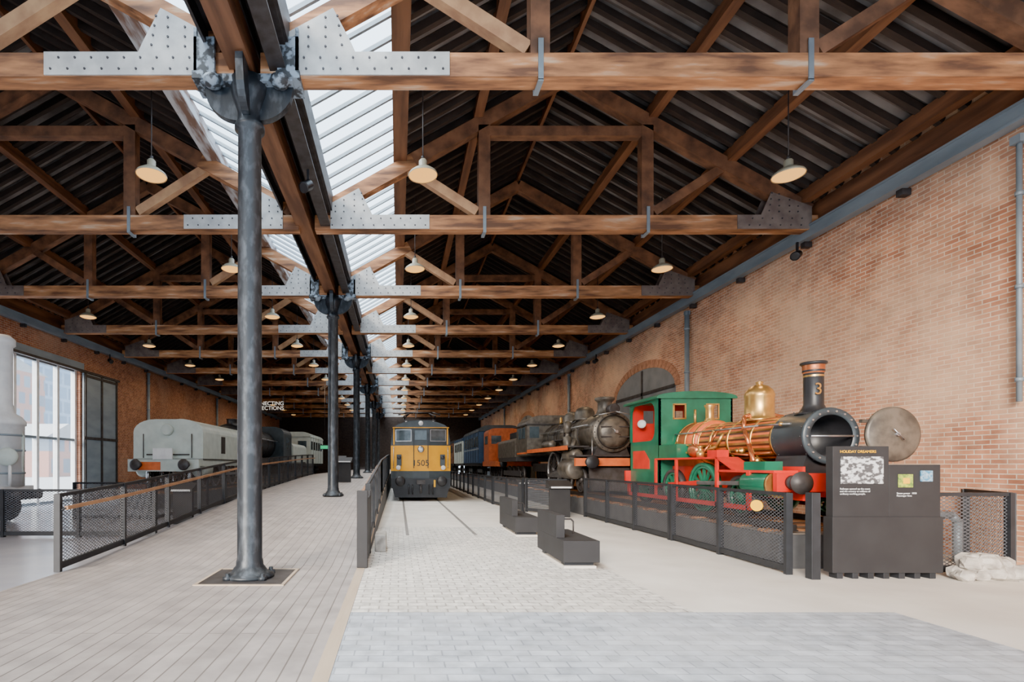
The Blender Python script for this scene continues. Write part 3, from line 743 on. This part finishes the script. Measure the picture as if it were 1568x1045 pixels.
# ---- generic steam locomotive
def steam(name,xc,y0,rail,br,bz,bl,cols,cab=True,tender=True,wr=.7,headlamp=True):
    body,frame,acc,trim=cols
    m=MB()
    m.box(xc-.55,xc+.55,y0+.1,y0+bl+2,rail+.6,rail+.95,frame)
    m.box(xc-1.25,xc+1.25,y0-.25,y0-.1,rail+.86,rail+1.10,acc); buffers(m,xc,y0-.25,rail+.98,BLACK)
    m.box(xc-1.2,xc+1.2,y0-.1,y0+.5,rail+1.15,rail+1.2,frame)
    m.prism([(y0-.3,rail+.1),(y0-.1,rail+.8),(y0-.05,rail+.8),(y0-.15,rail+.1)],'x',xc-.8,xc+.8,frame)
    m.lathe((xc,y0,bz),(0,1,0),[(0,-.16),(.25*br,-.15),(.6*br,-.09),(.78*br,-.02),(.80*br,.02),(.98*br,.02),(br*1.02,.05),(br*1.02,1.4),(br*.96,1.42)],body,36)
    m.lathe((xc,y0,bz),(0,-1,0),[(.82*br,-.02),(.86*br,.02),(.82*br,.04)],trim,32,caps=False)
    for i in range(20):
        a=2*math.pi*i/20
        m.sph((xc+.93*br*math.cos(a),y0+.02,bz+.93*br*math.sin(a)),.02,trim,6,4)
        for yy in (y0+.12,y0+1.3): m.sph((xc+1.02*br*math.cos(a),yy,bz+1.02*br*math.sin(a)),.018,trim,6,4)
    m.box(xc-.7*br,xc+.7*br,y0-.14,y0-.1,bz-.28*br,bz-.22*br,trim); m.box(xc-.7*br,xc+.7*br,y0-.14,y0-.1,bz+.22*br,bz+.28*br,trim)
    m.cyl((xc,y0-.24,bz),(xc,y0-.1,bz),.05,.05,STEELB,10); m.tube([(xc-.12,y0-.22,bz+.1),(xc+.12,y0-.22,bz-.1)],.012,STEELB)
    m.tube([(xc-.5,y0-.12,bz+.52),(xc,y0-.16,bz+.62*1.0),(xc+.5,y0-.12,bz+.52)],.014,STEELB)
    m.lathe((xc,y0+1.4,bz),(0,1,0),[(br*.95,0),(br*.97,bl*.4),(br*1.05,bl-1.4)],body,36)
    for i in range(6):
        yy=y0+1.5+i*(bl-1.6)/6; rr=br*(.965+.09*(i/6)**1.5)
        m.lathe((xc,yy,bz),(0,1,0),[(rr,0),(rr+.015,0),(rr+.015,.06),(rr,.06)],trim,32,caps=False)
    m.prism([(xc-.65,rail+.95),(xc+.65,rail+.95),(xc+.45,bz-.7*br),(xc-.45,bz-.7*br)],'y',y0+.15,y0+1.3,frame)
    m.lathe((xc,y0+.7,bz+br*.9),(0,0,1),[(.36,0),(.27,.08),(.22,.18),(.22,.42),(.25,.47),(.31,.52),(.31,.58),(.24,.60),(.2,.5)],body,24)
    m.lathe((xc,y0+bl*.45,bz+br*.9),(0,0,1),[(.42,0),(.35,.08),(.33,.3),(.27,.42),(.12,.49),(0,.5)],body,24)
    m.lathe((xc,y0+bl*.68,bz+br*.92),(0,0,1),[(.40,0),(.33,.08),(.31,.26),(.25,.36),(.1,.43),(0,.44)],body,24)
    for s in (-1,1): m.lathe((xc+s*.1,y0+bl*.88,bz+br),(0,0,1),[(.07,0),(.05,.1),(.05,.24),(.02,.28)],BRASS,12)
    if headlamp:
        m.lathe((xc,y0+.1,bz+br*1.15),(0,-1,0),[(.15,-.15),(.17,.0),(.17,.16),(.14,.17)],trim,18); m.lathe((xc,y0-.06,bz+br*1.15),(0,-1,0),[(.13,0),(0,.01)],WHITE,18)
    rb=rail+1.45
    for s in (-1,1):
        a,b=sorted((xc+s*.6,xc+s*1.3)); m.box(a,b,y0+.4,y0+bl,rb,rb+.05,frame); m.box(xc+s*1.3-.01,xc+s*1.3+.01,y0+.4,y0+bl,rb-.08,rb+.06,acc)
        m.tube([(xc+s*(br+.08),y0+.3,bz+.25),(xc+s*(br+.1),y0+bl,bz+.25)],.02,STEELB)
        for i in range(5): m.cyl((xc+s*(br-.05),y0+.5+i*bl/5.2,bz+.22),(xc+s*(br+.09),y0+.5+i*bl/5.2,bz+.25),.015,.015,STEELB,6)
        for q in (.42,.48,.66,.71):
            m.tube([(xc+s*.25,y0+bl*q,bz+br*.98),(xc+s*.5,y0+bl*q,bz+br*.72),(xc+s*(br+.05),y0+bl*q+.05,bz+.1),(xc+s*(br+.02),y0+bl*q+.1,rb)],.022,trim)
        m.tube([(xc+s*.72,y0-.15,rail+1.15),(xc+s*.72,y0-.15,rail+1.55),(xc+s*.62,y0+.1,rail+1.75)],.018,STEELB)
        m.lathe((xc+s*.9,y0+bl*.6,rb+.2),(0,1,0),[(0,0),(.13,.01),(.15,.04),(.15,1.0),(.13,1.04),(0,1.05)],body,16)
        m.lathe((xc+s*1.02,y0+.4,rail+.75),(0,1,0),[(0,0),(.2,0),(.31,.03),(.32,.1),(.32,.95),(.3,1.0),(.08,1.02),(.05,1.3)],body,24)
        m.lathe((xc+s*1.0,y0+.35,rail+1.2),(0,1,0),[(.1,0),(.19,.04),(.19,1.0),(.1,1.05)],body,18)
        m.tube([(xc+s*.9,y0+.9,bz-.2),(xc+s*1.02,y0+.9,rail+1.3)],.08,body)
        wheel(m,xc+s*.78,y0+.55,rail+.42,.42,frame,s,10)
        ys=[y0+2.0+i*(2*wr+.14) for i in range(int((bl-1.2)/(2*wr+.14)))]
        for yy in ys: wheel(m,xc+s*.78,yy,rail+wr,wr,frame,s,14,tire=STEELB)
        m.beam((xc+s*.95,ys[0],rail+wr-.2),(xc+s*.95,ys[-1],rail+wr-.2),.05,.13,STEELB)
        m.beam((xc+s*1.02,y0+1.4,rail+.75),(xc+s*1.02,ys[min(1,len(ys)-1)],rail+wr-.2),.05,.1,STEELB)
        m.lathe((xc+s*(br+.18),y0+bl*.35,rb+.05),(0,0,1),[(.12,0),(.14,.05),(.14,.35),(.07,.38),(.07,.5),(.13,.52),(.13,.85),(.05,.9)],body,14)
        m.tube([(xc+s*(br+.1),y0+bl*.35,rb+.8),(xc+s*(br+.05),y0+bl*.5,bz-.1),(xc+s*(br+.08),y0+bl*.9,bz-.1)],.03,trim)
    ye=y0+bl
    if cab:
        rbody(m,xc,1.3,ye,ye+1.9,rail+1.3,bz+br+.42,.6,body)
        m.box(xc-1.36,xc+1.36,ye-.1,ye+2.2,bz+br+.02,bz+br+.07,frame)
        for s in (-1,1):
            m.box(min(xc+s*1.3,xc+s*1.312),max(xc+s*1.3,xc+s*1.312),ye+.35,ye+.85,bz+.1,bz+br-.05,WINDK)
            m.box(min(xc+s*1.3,xc+s*1.312),max(xc+s*1.3,xc+s*1.312),ye+1.0,ye+1.5,bz+.1,bz+br-.05,WINDK)
            m.box(xc+s*1.0-.2,xc+s*1.0+.2,ye-.012,ye,bz+.1,bz+br-.05,WINDK)
            m.box(min(xc+s*1.3,xc+s*1.315),max(xc+s*1.3,xc+s*1.315),ye+.1,ye+1.8,rail+1.35,rail+1.42,acc)
        ye+=1.9
    if tender:
        ty=ye+.35; tl=4.2
        m.box(xc-1.25,xc+1.25,ty,ty+tl,rail+1.05,rail+1.25,frame)
        rbody(m,xc,1.28,ty+.1,ty+tl,rail+1.25,bz+.25,.3,body)
        m.box(xc-1.0,xc+1.0,ty+.3,ty+tl*.6,bz+.25,bz+.55,BLACK)
        for s in (-1,1):
            for i in range(4): wheel(m,xc+s*.78,ty+.6+i*1.0,rail+.42,.42,frame,s,8)
            m.box(xc+s*1.0-.03,xc+s*1.0+.03,ty+.2,ty+tl-.2,rail+.35,rail+.6,frame)
    return m.make(name)
steam('steam_locomotive',6.65,16.2,.65,.62,2.56,5.6,(GUN,STEELD,ORANGE,STEELD))

# ---- orange shunter + more rolling stock on right track
m=MB()
xc=6.65; y=29.2
m.box(xc-1.25,xc+1.25,y,y+4.4,1.45,1.75,RORANGE); buffers(m,xc,y,1.6,BLACK)
rbody(m,xc,.75,y+.2,y+2.4,1.75,2.9,.2,RORANGE); m.box(xc-.7,xc+.7,y+.18,y+.2,1.9,2.7,BLACK)
for i in range(6): m.box(xc-.66,xc+.66,y+.15,y+.18,1.95+i*.12,2.0+i*.12,STEELD)
rbody(m,xc,1.2,y+2.4,y+4.2,1.75,3.75,.4,RORANGE)
for s in (-1,1):
    m.box(xc+s*.75-.3,xc+s*.75+.3,y+2.385,y+2.4,2.8,3.3,WINDK)
    m.box(min(xc+s*1.2,xc+s*1.212),max(xc+s*1.2,xc+s*1.212),y+2.8,y+3.8,2.8,3.3,WINDK)
    for k in range(3): wheel(m,xc+s*.78,y+.9+k*1.3,1.13,.48,BLACK,s,8)
m.make('shunting_locomotive')

def coach(name,xc,y0,L,rail,mat,roofm,h=2.6,hw=1.35,nw=6,stripe=None):
    m=MB()
    m.box(xc-hw+.1,xc+hw-.1,y0,y0+L,rail+.8,rail+1.0,BLACK); buffers(m,xc,y0,rail+.95,BLACK)
    rbody(m,xc,hw,y0+.1,y0+L-.1,rail+1.0,rail+1.0+h-.35,.1,mat)
    rbody(m,xc,hw+.04,y0+.05,y0+L-.05,rail+.95+h-.35,rail+1.0+h,.7,roofm)
    zc=rail+1.0+h*.5
    for s in (-1,1):
        for i in range(nw):
            ya=y0+.5+i*(L-1)/nw
            m.box(min(xc+s*hw,xc+s*(hw+.012)),max(xc+s*hw,xc+s*(hw+.012)),ya,ya+(L-1)/nw*.7,zc-.15,zc+.55,WINDK)
            m.box(min(xc+s*hw,xc+s*(hw+.02)),max(xc+s*hw,xc+s*(hw+.02)),ya-.09,ya-.06,rail+1.05,rail+h*.9+1,BLACK)
        if stripe: m.box(min(xc+s*hw,xc+s*(hw+.015)),max(xc+s*hw,xc+s*(hw+.015)),y0+.1,y0+L-.1,zc-.35,zc-.25,stripe)
        m.box(xc+s*.7-.35,xc+s*.7+.35,y0+.08,y0+.1,zc-.15,zc+.55,WINDK)
        for yy in (y0+1.1,y0+2.3,y0+L-2.3,y0+L-1.1): wheel(m,xc+s*.78,yy,rail+.42,.42,BLACK,s,8)
        for yy in (y0+.7,y0+L-2.7): m.box(xc+s*.98-.05,xc+s*.98+.05,yy,yy+2.0,rail+.35,rail+.6,BLACK)
    return m.make(name)
coach('railway_carriage',6.65,34.4,8.2,.65,BLUE,DGREY,2.5,stripe=STEELG)
coach('railway_carriage',6.65,43.5,6.5,.65,GREYL,BLUE,2.3,nw=4)
coach('railway_carriage',6.65,50.8,5.8,.65,WOODY,DGREY,2.4,nw=4)

# ---- electric locomotive 1505
m=MB(); xc=.95; y0=22.2; L=15; hw=1.27
sec=[(-hw,.95),(hw,.95),(hw,2.45),(1.2,3.02),(1.08,3.18),(.75,3.36),(.3,3.44),(-.3,3.44),(-.75,3.36),(-1.08,3.18),(-1.2,3.02),(-hw,2.45)]
m.prism([(xc+a,b) for a,b in sec],'y',y0+.25,y0+L,DGREY)
def facet(xa,xb,ya,yb,z0,z1,mat,t=.0):
    m.add([(xa,ya-t,z0),(xb,yb-t,z0),(xb,yb-t,z1),(xa,ya-t,z1),(xa,y0+.25,z0),(xb,y0+.25,z0),(xb,y0+.25,z1),(xa,y0+.25,z1)],
          [(0,1,2,3),(4,7,6,5),(0,4,5,1),(3,2,6,7),(0,3,7,4),(1,5,6,2)],mat)
def front(z0,z1,mat,t=0,w0=hw,):
    facet(xc-w0,xc-.35,y0+.16,y0,z0,z1,mat,t); facet(xc-.35,xc+.35,y0,y0,z0,z1,mat,t); facet(xc+.35,xc+w0,y0,y0+.16,z0,z1,mat,t)
front(.95,1.28,DGREY); front(1.28,2.36,YEL,0.01); front(2.36,2.50,DGREY,.005,1.25); front(2.50,3.10,DGREY,0,1.17)
m.prism([(xc-1.17,3.1),(xc+1.17,3.1),(xc+1.0,3.24),(xc+.6,3.37),(xc,3.42),(xc-.6,3.37),(xc-1.0,3.24)],'y',y0-.03,y0+.3,DGREY)
m.prism([(xc-1.19,3.10),(xc+1.19,3.10),(xc+1.19,3.13),(xc-1.19,3.13)],'y',y0-.06,y0+.2,YEL)
for s in (-1,1):
    a,b=sorted((xc+s*.42,xc+s*1.05))
    ya,yb=(y0+.13,y0+.015) if s<0 else (y0+.015,y0+.13)
    facet(a-.02,b+.02,ya,yb,2.54,3.04,STEELB,.012); facet(a,b,ya,yb,2.56,3.02,WINDK,.022)
    facet(xc+s*1.14-.03,xc+s*1.14+.03,y0+.13,y0+.13,2.40,3.10,YEL,.012)
    m.box(xc+s*.3-.015,xc+s*.3+.015,y0-.05,y0-.03,1.4,2.9,BLACK)
    m.lathe((xc+s*.95,y0+.04,1.42),(0,-1,0),[(.1,0),(.1,.06),(.07,.07),(0,.075)],WHITE,16)
    m.lathe((xc+s*.92,y0-.01,1.85),(0,-1,0),[(.08,0),(.08,.06),(.05,.07),(0,.075)],BLACK,16)
    m.box(xc+s*.92-.10,xc+s*.92+.10,y0-.01,y0+.2,1.5,1.98,DGREY)
    m.tube([(xc+s*1.15,y0+.06,1.4),(xc+s*1.15,y0+.02,1.5),(xc+s*1.15,y0+.02,2.2),(xc+s*1.15,y0+.06,2.3)],.015,STEELB)
facet(xc-.25,xc+.25,y0,y0,2.6,3.0,WINDK,.02)
m.lathe((xc,y0,2.2),(0,-1,0),[(.14,0),(.14,.06),(.1,.08),(0,.08)],STEELB,18)
m.lathe((xc,y0+.05,3.3),(0,-1,0),[(.1,0),(.1,.12),(0,.12)],WHITE,14)
m.box(xc-1.25,xc+1.25,y0-.02,y0+.2,.55,.97,BLACK); buffers(m,xc,y0-.02,.86,BLACK,.87)
m.box(xc-.18,xc+.18,y0-.2,y0,.72,.9,STEELD); m.tube([(xc,y0-.1,.75),(xc,y0-.22,.6),(xc,y0-.2,.35)],.04,STEELD)
for dx in (-.5,.5,-.35,.35): m.tube([(xc+dx,y0-.05,.7),(xc+dx,y0-.2,.5),(xc+dx,y0-.1,.3)],.025,BLACK)
m.prism([(xc-1.1,.15),(xc+1.1,.15),(xc+1.2,.55),(xc-1.2,.55)],'y',y0+.05,y0+.1,BLACK)
m.box(xc+.55,xc+.62,y0-.03,y0+.0,.6,.9,STICK)
for s in (-1,1):
    for base in (y0+1,y0+9.2):
        m.box(xc+s*1.0-.08,xc+s*1.0+.08,base,base+4.6,.45,.85,BLACK)
        for i in range(3): wheel(m,xc+s*.75,base+.6+i*1.7,.55,.53,BLACK,s,8)
        m.tube([(xc+s*1.02,base,.3),(xc+s*1.02,base+4.5,.3)],.03,STEELD)
    for i in range(9): m.box(min(xc+s*hw,xc+s*(hw+.012)),max(xc+s*hw,xc+s*(hw+.012)),y0+1.6+i*1.4,y0+2.4+i*1.4,1.95,2.35,WINDK)
    m.box(min(xc+s*hw,xc+s*(hw+.01)),max(xc+s*hw,xc+s*(hw+.01)),y0+.3,y0+L,1.28,1.36,YEL)
for z,w in ((3.5,.7),): m.box(xc-w,xc+w,y0+1.2,y0+1.3,z,z+.05,STEELD); m.box(xc-w,xc+w,y0+3.0,y0+3.1,z,z+.05,STEELD)
for s in (-1,1):
    m.tube([(xc+s*.6,y0+1.25,3.5),(xc+s*.7,y0+2.6,3.72),(xc+s*.45,y0+1.7,3.88)],.03,STEELD)
    m.tube([(xc+s*.6,y0+3.05,3.5),(xc+s*.7,y0+1.2,3.72),(xc+s*.45,y0+1.7,3.88)],.03,STEELD)
    m.cyl((xc+s*.6,y0+1.25,3.35),(xc+s*.6,y0+1.25,3.5),.06,.05,WHITE,10)
m.tube([(xc-.95,y0+1.7,3.82),(xc-.6,y0+1.7,3.92),(xc+.6,y0+1.7,3.92),(xc+.95,y0+1.7,3.82)],.03,STEELD)
el=m.make('electric_locomotive')
text('number','1505',(xc,y0-.02,1.50),.36,BLACK,rx,el,.006)

# ---- left: grey articulated steam locomotive
m=MB(); xc=-8.6; rail=.65; y0=19.6
m.box(xc-1.3,xc+1.3,y0-.3,y0+7,rail+.85,rail+1.1,GREYL); m.box(xc-1.3,xc+1.3,y0-.42,y0-.3,rail+.65,rail+1.1,GREYL); buffers(m,xc,y0-.42,rail+.9,STEELD)
rbody(m,xc,1.3,y0,y0+6.2,rail+1.1,3.25,.8,GREYL)
m.box(xc-1.33,xc+1.33,y0-.02,y0+6.22,rail+1.08,rail+1.12,STEELD)
m.box(xc-.9,xc-.1,y0-.45,y0-.42,rail+.70,rail+1.0,ORANGE); m.box(xc-.35,xc+.35,y0-.5,y0-.42,1.75,2.15,WHITE)
m.lathe((xc,y0+1.2,3.2),(0,0,1),[(.35,0),(.33,.12),(.1,.16),(0,.16)],GREYL,20)
m.lathe((xc,y0-.0,2.85),(0,-1,0),[(.2,-.02),(.22,.12),(.19,.22),(.16,.2)],GREYL,18); m.box(xc-.8,xc+.8,y0-.04,y0-.0,1.9,1.95,STEELD)
for s in (-1,1):
    m.tube([(xc+s*.9,y0-.06,1.8),(xc+s*.9,y0-.06,2.7)],.02,STEELD)
    for i in range(6): wheel(m,xc+s*.78,y0+.5+i*1.12,rail+.5,.5,STEELD,s,12,tire=STEELB)
    m.lathe((xc+s*1.05,y0+.2,rail+.7),(0,1,0),[(.2,0),(.28,.03),(.28,.8),(.1,.84)],GREYL,20)
    m.beam((xc+s*.98,y0+1,rail+.5),(xc+s*.98,y0+6,rail+.5),.05,.12,STEELB)
    m.box(min(xc+s*1.3,xc+s*1.31),max(xc+s*1.3,xc+s*1.31),y0+2.0,y0+2.5,2.0,2.7,STEELD)
m.box(xc-.7,xc+.7,y0+6.5,y0+17,rail+.9,rail+1.3,STEELD)
m.lathe((xc,y0+6.7,2.75),(0,1,0),[(0,-.12),(.5,-.08),(.72,0),(.85,.03),(.85,7.0)],BLACK,32)
for i in range(5): m.lathe((xc,y0+8+i*1.2,2.75),(0,1,0),[(.85,0),(.87,0),(.87,.07),(.85,.07)],STEELD,30,caps=False)
m.lathe((xc,y0+7.5,3.5),(0,0,1),[(.35,0),(.26,.1),(.26,.35),(.3,.4)],BLACK,20); m.lathe((xc,y0+10,3.55),(0,0,1),[(.4,0),(.33,.1),(.3,.3),(0,.42)],BLACK,20)
rbody(m,xc,1.35,y0+13.5,y0+16,rail+1.0,3.95,.7,DGREY)
rbody(m,xc,1.3,y0+16.8,y0+22,rail+1.1,3.1,.5,GREYL)
for s in (-1,1):
    m.box(min(xc+s*1.35,xc+s*1.36),max(xc+s*1.35,xc+s*1.36),y0+14.2,y0+15.3,2.6,3.3,WINDK)
    for i in range(6): wheel(m,xc+s*.78,y0+16.2+i*1.1,rail+.5,.5,STEELD,s,10)
    m.tube([(xc+s*.95,y0+6.8,3.0),(xc+s*.95,y0+13.5,3.0)],.03,STEELB)
m.make('articulated_steam_locomotive')
coach('railway_carriage',-8.6,43,7.5,.65,GREYL,GREYL,2.6,nw=5)

# ---- far-left pale vertical-boiler locomotive, standing across the hall (only its end is in frame)
m=MB(); ya,yb=13.3,14.5; yc=13.9
m.box(-13.3,-10.35,ya+.05,yb-.05,.62,.86,BLACK)
for xx in (-12.7,-11.2):
    for s,yy in ((-1,ya+.12),(1,yb-.12)):
        m.lathe((xx,yy,.42),(0,s,0),[(.35,-.05),(.42,-.05),(.42,.05),(.35,.05),(.12,.03),(.12,.1),(0,.1)],STEELD,24)
    m.cyl((xx,ya+.1,.42),(xx,yb-.1,.42),.05,.05,STEELD,10)
for s in (-1,1): m.lathe((-10.35,yc+s*.4,.76),(1,0,0),[(.09,0),(.09,.05),(.06,.07),(.06,.12),(.14,.13),(.14,.15),(0,.15)],STEELD,16)
m.box(-13.3,-10.5,ya,yb,.86,.98,WHITE)
m.lathe((-11.0,yc,.98),(0,0,1),[(.56,0),(.56,1.6),(.60,1.62),(.60,1.72),(.5,1.85),(.34,1.95),(.30,2.2),(.30,3.7),(.36,3.75),(.36,3.9),(.25,4.0)],WHITE,28)
for zz in (1.3,1.9,2.3): m.lathe((-11.0,yc,zz),(0,0,1),[(.56,0),(.58,0),(.58,.05),(.56,.05)],STEELG,28,caps=False)
m.lathe((-10.52,yc-.35,1.75),(.5,-1,0),[(.2,-.15),(.24,0),(.24,.1),(.18,.14),(0,.15)],GREYL,20)
m.tube([(-10.5,yc+.1,1.0),(-10.45,yc+.1,2.3),(-10.7,yc,2.9)],.05,GREYL)
m.tube([(-10.42,yc-.4,1.0),(-10.42,yc-.4,1.5),(-10.6,yc-.3,1.7)],.04,WHITE)
m.box(-13.2,-11.8,ya+.05,yb-.05,.98,2.4,GREYL)
m.tube([(-13.2,ya+.1,2.4),(-13.2,ya+.1,3.4),(-11.8,ya+.1,3.4),(-11.8,ya+.1,2.4)],.04,GREYL)
m.box(-13.35,-11.6,ya-.05,yb+.05,3.4,3.48,GREYL)
m.tube([(-13.2,yb-.1,2.4),(-13.2,yb-.1,3.4)],.04,GREYL); m.tube([(-11.8,yb-.1,2.4),(-11.8,yb-.1,3.4)],.04,GREYL)
vb=m.make('vertical_boiler_locomotive'); vb.location.x+=.42

# ------------------------------------------------------------------ signs & small fittings
m=MB(); m.box(-11.4,-8.2,38.95,39.0,5.56,5.59,STEELD)
for x in (-11.2,-8.4): m.cyl((x,38.98,5.58),(x,38.98,6.8),.02,.02,STEELD,6)
sg=m.make('lit_sign')
text('line_upper','CONNECTING',(-8.5,38.93,5.97),.40,SIGNE,rx,sg,.015,'RIGHT'); text('line_lower','COLLECTIONS',(-8.5,38.93,5.62),.40,SIGNE,rx,sg,.015,'RIGHT')
m=MB(); m.box(-4.9,-4.4,33,33.06,2.55,2.75,EXITE); m.box(-4.95,-4.35,33.06,33.1,2.5,2.8,STEELD); m.cyl((-4.65,33.08,2.8),(-4.65,33.08,6.8),.015,.015,STEELD,6); m.make('exit_sign')
def spotlight(x,y,z,dx):
    m=MB(); m.lathe((x,y,z),(dx,-.6,-.5),[(.05,-.1),(.09,-.05),(.09,.14),(.10,.16),(.07,.16)],BLACK,16); m.beam((x,y,z),(x,y,z+.28),.04,.04,BLACK); return m.make('ceiling_spotlight')
spotlight(9.05,11.9,6.32,-.8); spotlight(-1.62,9.4,6.56,-.3); spotlight(9.05,24,6.32,-.8); spotlight(-13.2,24,6.32,.8)
m=MB(); m.tube([(8.0,8.3,.75),(8.75,8.3,.75),(8.85,8.3,.65),(8.85,8.3,0)],.06,STEELG); m.make('utility_pipe')
m=MB(); m.box(-90,-62,78,92,0,17,TOWER1); m.prism([(77,17),(93,17),(85,19)],'x',-90,-62,ASPH); m.make('apartment_building')
m=MB(); m.box(-100,-70,98,112,0,26,TOWER2); m.box(-96,-74,100,110,26,28,ASPH); m.make('office_tower')
m=MB(); m.box(-60,-44,66,74,0,5,TOWER1); m.prism([(65.5,5),(74.5,5),(70,7)],'x',-60,-44,ASPH); m.make('terraced_house')

# ------------------------------------------------------------------ lights / world
w=bpy.data.worlds.new('sky'); scene.world=w; w.use_nodes=True
nt=w.node_tree; bg=nt.nodes['Background']; bg.inputs[0].default_value=(.70,.85,1.0,1); bg.inputs[1].default_value=6.2
def sun(name,d,e,ang,col):
    ld=bpy.data.lights.new(name,'SUN'); ld.energy=e; ld.angle=math.radians(ang); ld.color=col
    o=bpy.data.objects.new(name,ld); scene.collection.objects.link(o)
    o.rotation_euler=Vector(d).to_track_quat('-Z','Y').to_euler(); o.location=(0,-5,20)
sun('sun',(.25,.1,-1),26,45,(1,.97,.92))
sun('fill_sun',(.55,1,-.36),14,20,(1,.88,.74))  # second sun added as soft fill, shining in through the open rear end

cam=bpy.data.cameras.new('camera'); co=bpy.data.objects.new('camera',cam); scene.collection.objects.link(co)
co.location=(0,0,1.55); co.rotation_euler=(math.pi/2,0,0)
cam.sensor_width=36; cam.lens=803/1568*36
cam.shift_x=174/1568; cam.shift_y=189.5/1568
cam.clip_end=500
scene.camera=co
